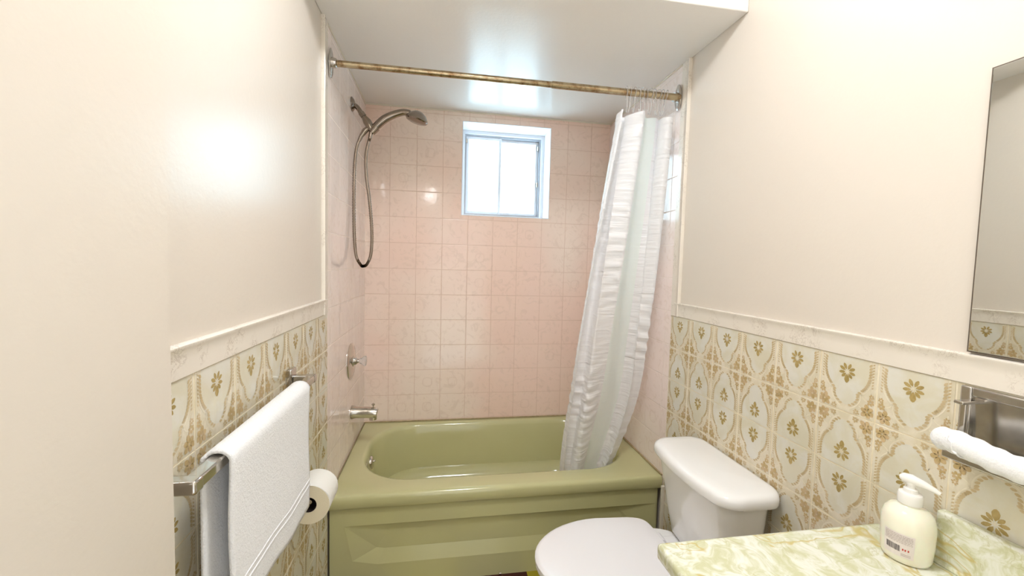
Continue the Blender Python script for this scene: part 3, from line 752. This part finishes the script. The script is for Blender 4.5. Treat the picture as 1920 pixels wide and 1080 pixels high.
for a, b in ((-1.95, -1.46), (-1.45, CY - .03)):
    mb = MB(); mb.box(CX + .012, CX + .03, a, b, ZF + .1, CZ - .06); dr = mb.build('door', M['cabinet'], cb, bevel=.004)
    mb = MB(); yk = b - .05 if a < -1.5 else a + .05; mb.lathe([(.001, -.024), (.014, -.022), (.014, -.014), (.006, -.008), (.006, 0)], (CX + .012, yk, .62), 'x', 18); mb.build('knob', M['chrome'], dr)

# ------------------------------------------------------------------ soap bottle
sx_, sy_ = 1.410, -1.048
sb_ = thing('soap_dispenser', (sx_, sy_, CZ), 'cream liquid soap pump bottle on the marbled counter', 'soap dispenser')
prof = [(.001, .0015), (.034, .0), (.0385, .003), (.0405, .010), (.0425, .040), (.0430, .070), (.0420, .086), (.038, .098), (.030, .107), (.020, .1115), (.0175, .114), (.0170, .118)]
mb = MB(); mb.lathe([(r, h + CZ) for r, h in prof], (sx_, sy_, 0), 'z', 48); mb.build('bottle', M['soap'], sb_, angle=70)
mb = MB(); mb.lathe([(.0195, .116), (.0200, .118), (.0200, .134), (.0185, .137), (.012, .139), (.0115, .146), (.0065, .147), (.006, .158)], (sx_, sy_, CZ), 'z', 32); mb.build('collar', M['pump'], sb_)
mb = MB(); dvx, dvy = .35, -.94
P = [(sx_ - dvx * .018, sy_ - dvy * .018, CZ + .164), (sx_ - dvx * .012, sy_ - dvy * .012, CZ + .1645), (sx_, sy_, CZ + .165), (sx_ + dvx * .018, sy_ + dvy * .018, CZ + .163), (sx_ + dvx * .034, sy_ + dvy * .034, CZ + .159), (sx_ + dvx * .043, sy_ + dvy * .043, CZ + .155)]
mb.tube(P, [.005, .0095, .0105, .0075, .0052, .0036], 14); mb.tube([(sx_, sy_, CZ + .155), (sx_, sy_, CZ + .165)], [.0085, .0095], 16); mb.build('pump_head', M['pump'], sb_)
# label on the side facing left of the camera
def lab(mb, a0, a1, z0, z1, d, mi=0, n=10):
    V = []; Fc = []
    for k in range(n + 1):
        a = math.radians(lerp(a0, a1, k / n))
        for z in (z0, z1):
            r = .0425 + (z - .04) * .0005 / .03 + d if z >= .04 else .0405 + (z - .01) * .002 / .03 + d
            V.append((sx_ + r * math.cos(a), sy_ + r * math.sin(a), CZ + z))
    for k in range(n): Fc.append((2 * k, 2 * k + 2, 2 * k + 3, 2 * k + 1))
    mb.add(V, Fc, mi)
mb = MB(); A0, A1 = 165, 232
for za, zb_ in ((.016, .04), (.04, .064)): lab(mb, A0, A1, za, zb_, .0006)
random.seed(3)
for i, z in enumerate((.0600, .0570, .0540, .0510, .0480, .0450)):
    a = A0 + 4
    while a < A1 - 5:
        l = random.uniform(2, 6); lab(mb, a, min(a + l, A1 - 4), z, z + .0013, .0010, 2, 2); a += l + 1.2
a = A0 + 8
while a < A0 + 38:
    l = random.choice((.5, .8, 1.3)); lab(mb, a, a + l, .027, .0395, .0010, 1, 1); a += l + random.choice((.6, .9, 1.2))
for k, a in enumerate((208, 213, 219)): lab(mb, a, a + 3, .031, .035, .0010, 3, 1)
for z in (.0200, .0230): lab(mb, 206, 226, z, z + .0012, .0010, 2, 3)
mb.build('label_sticker', [M['label'], M['ink'], M['ink_pale'], M['ink_red']], sb_, smooth=False)

# ------------------------------------------------------------------ chrome wall fixture with rolled towel
fx = thing('soap_dish_fixture', (W - .007, -1.15, 1.11), 'recessed-look chrome soap dish fixture set in the right floral tiles', 'soap dish')
fy0, fy1, fz0, fz1 = -1.235, -1.078, 1.035, 1.191; xf = W - .0065
mb = MB(); fw = .018
for b in ((fy0, fy0 + fw, fz0, fz1), (fy1 - fw, fy1, fz0, fz1), (fy0 + fw, fy1 - fw, fz1 - fw, fz1), (fy0 + fw, fy1 - fw, fz0, fz0 + fw)):
    mb.box(xf - .013, xf, b[0], b[1], b[2], b[3])
mb.build('frame', M['chrome_old'], fx, bevel=.003)
mb = MB(); rr = []
for y in (fy0 + fw, fy1 - fw):
    rr.append([(xf - .001 - .006 * (1 - math.cos(t * PI / 2)) , y, lerp(fz0 + fw, fz1 - fw, t)) for t in [k / 10 for k in range(11)]])
mb.loft(rr, False, False, closed=False); mb.build('back_plate', M['chrome_old'], fx)
mb = MB(); mb.box(xf - .060, xf - .002, fy0 + .022, fy1 - .012, fz0 + .020, fz0 + .026); mb.box(xf - .064, xf - .058, fy0 + .022, fy1 - .012, fz0 + .020, fz0 + .034); mb.build('tray', M['chrome'], fx, bevel=.002)
for y in (fy1 - .032, fy0 + .024):
    mb = MB(); mb.box(xf - .046, xf - .040, y, y + .009, fz0 + .022, 1.168); mb.box(xf - .058, xf - .004, y - .003, y + .012, 1.163, 1.169); mb.build('arm', M['chrome'], fx, bevel=.0015)
rt = thing('rolled_towel', (1.415, -1.16, 1.09), 'small white towel rolled up on the chrome soap dish fixture', 'towel')
mb = MB(); P = []; N = 30; rad = []
for k in range(N + 1):
    t = k / N; y = lerp(-1.086, -1.27, t)
    P.append((1.408 - .012 * math.sin(t * PI), y, 1.092 + .004 * math.sin(t * 7)))
    rad.append(.0215 * (min(1, .62 + 6 * t) if t < .11 else 1) + .0012 * math.sin(k * 1.3))
mb.tube(P, rad, 28)
mb.build('cloth', M['towel'], rt, angle=80)
mb = MB(); hx = []
for k in range(30):
    t = k / 29; a = t * 2.6 * PI * .5 + .4; c = P[6 + int(t * 5)]; hx.append((c[0] + .0225 * math.cos(a + PI * .55), c[1], c[2] + .0225 * math.sin(a + PI * .55)))
mb.tube(hx, .0018, 6); mb.build('fold_edge', M['towel'], rt)

# ------------------------------------------------------------------ mirror
mi_ = thing('wall_mirror', (W - .004, -1.4, 1.52), 'tall frameless mirror with dark edges on the right wall above the counter', 'mirror')
mb = MB(); mb.box(W - .010, W - .001, -1.82, -1.077, 1.257, 1.802); tag(mb.build('backing', simple('mirror_dark_edge', (96, 84, 70), .4), mi_, smooth=False), 'dark worn edge')
mb = MB(); mb.box(W - .0115, W - .0098, -1.817, -1.0795, 1.2595, 1.7995); mb.build('glass', M['mirror'], mi_, smooth=False, bevel=.001)

# ------------------------------------------------------------------ lamps behind the camera
cl = thing('ceiling_lamp', (.64, -1.02, HM), 'round opal flush ceiling lamp in the middle of the room ceiling', 'ceiling lamp')
mb = MB(); mb.lathe([(.14, 0), (.14, -.02), (.10, -.022)], (.64, -1.02, HM), 'z', 40); mb.build('base', M['chrome'], cl)
mb = MB(); mb.lathe([(.13 * math.cos(a * PI / 16), -.02 - .09 * math.sin(a * PI / 16)) for a in range(0, 8)] + [(.002, -.11)], (.64, -1.02, HM), 'z', 40, caps=True); mb.build('dome', M['glow1'], cl)
wl_ = thing('wall_lamp', (.28, YF, 2.27), 'small opal globe wall lamp beside the entry', 'wall lamp')
mb = MB(); mb.lathe([(.05, 0), (.05, .012), (.02, .02), (.015, .06)], (.28, YF, 2.25), 'y', 28); mb.build('base', M['chrome'], wl_)
mb = MB(); mb.lathe([(max(.002, .06 * math.sin(k * PI / 16)), -.06 * math.cos(k * PI / 16)) for k in range(17)], (.28, YF + .10, 2.27), 'z', 28); mb.build('globe', M['glow2'], wl_)
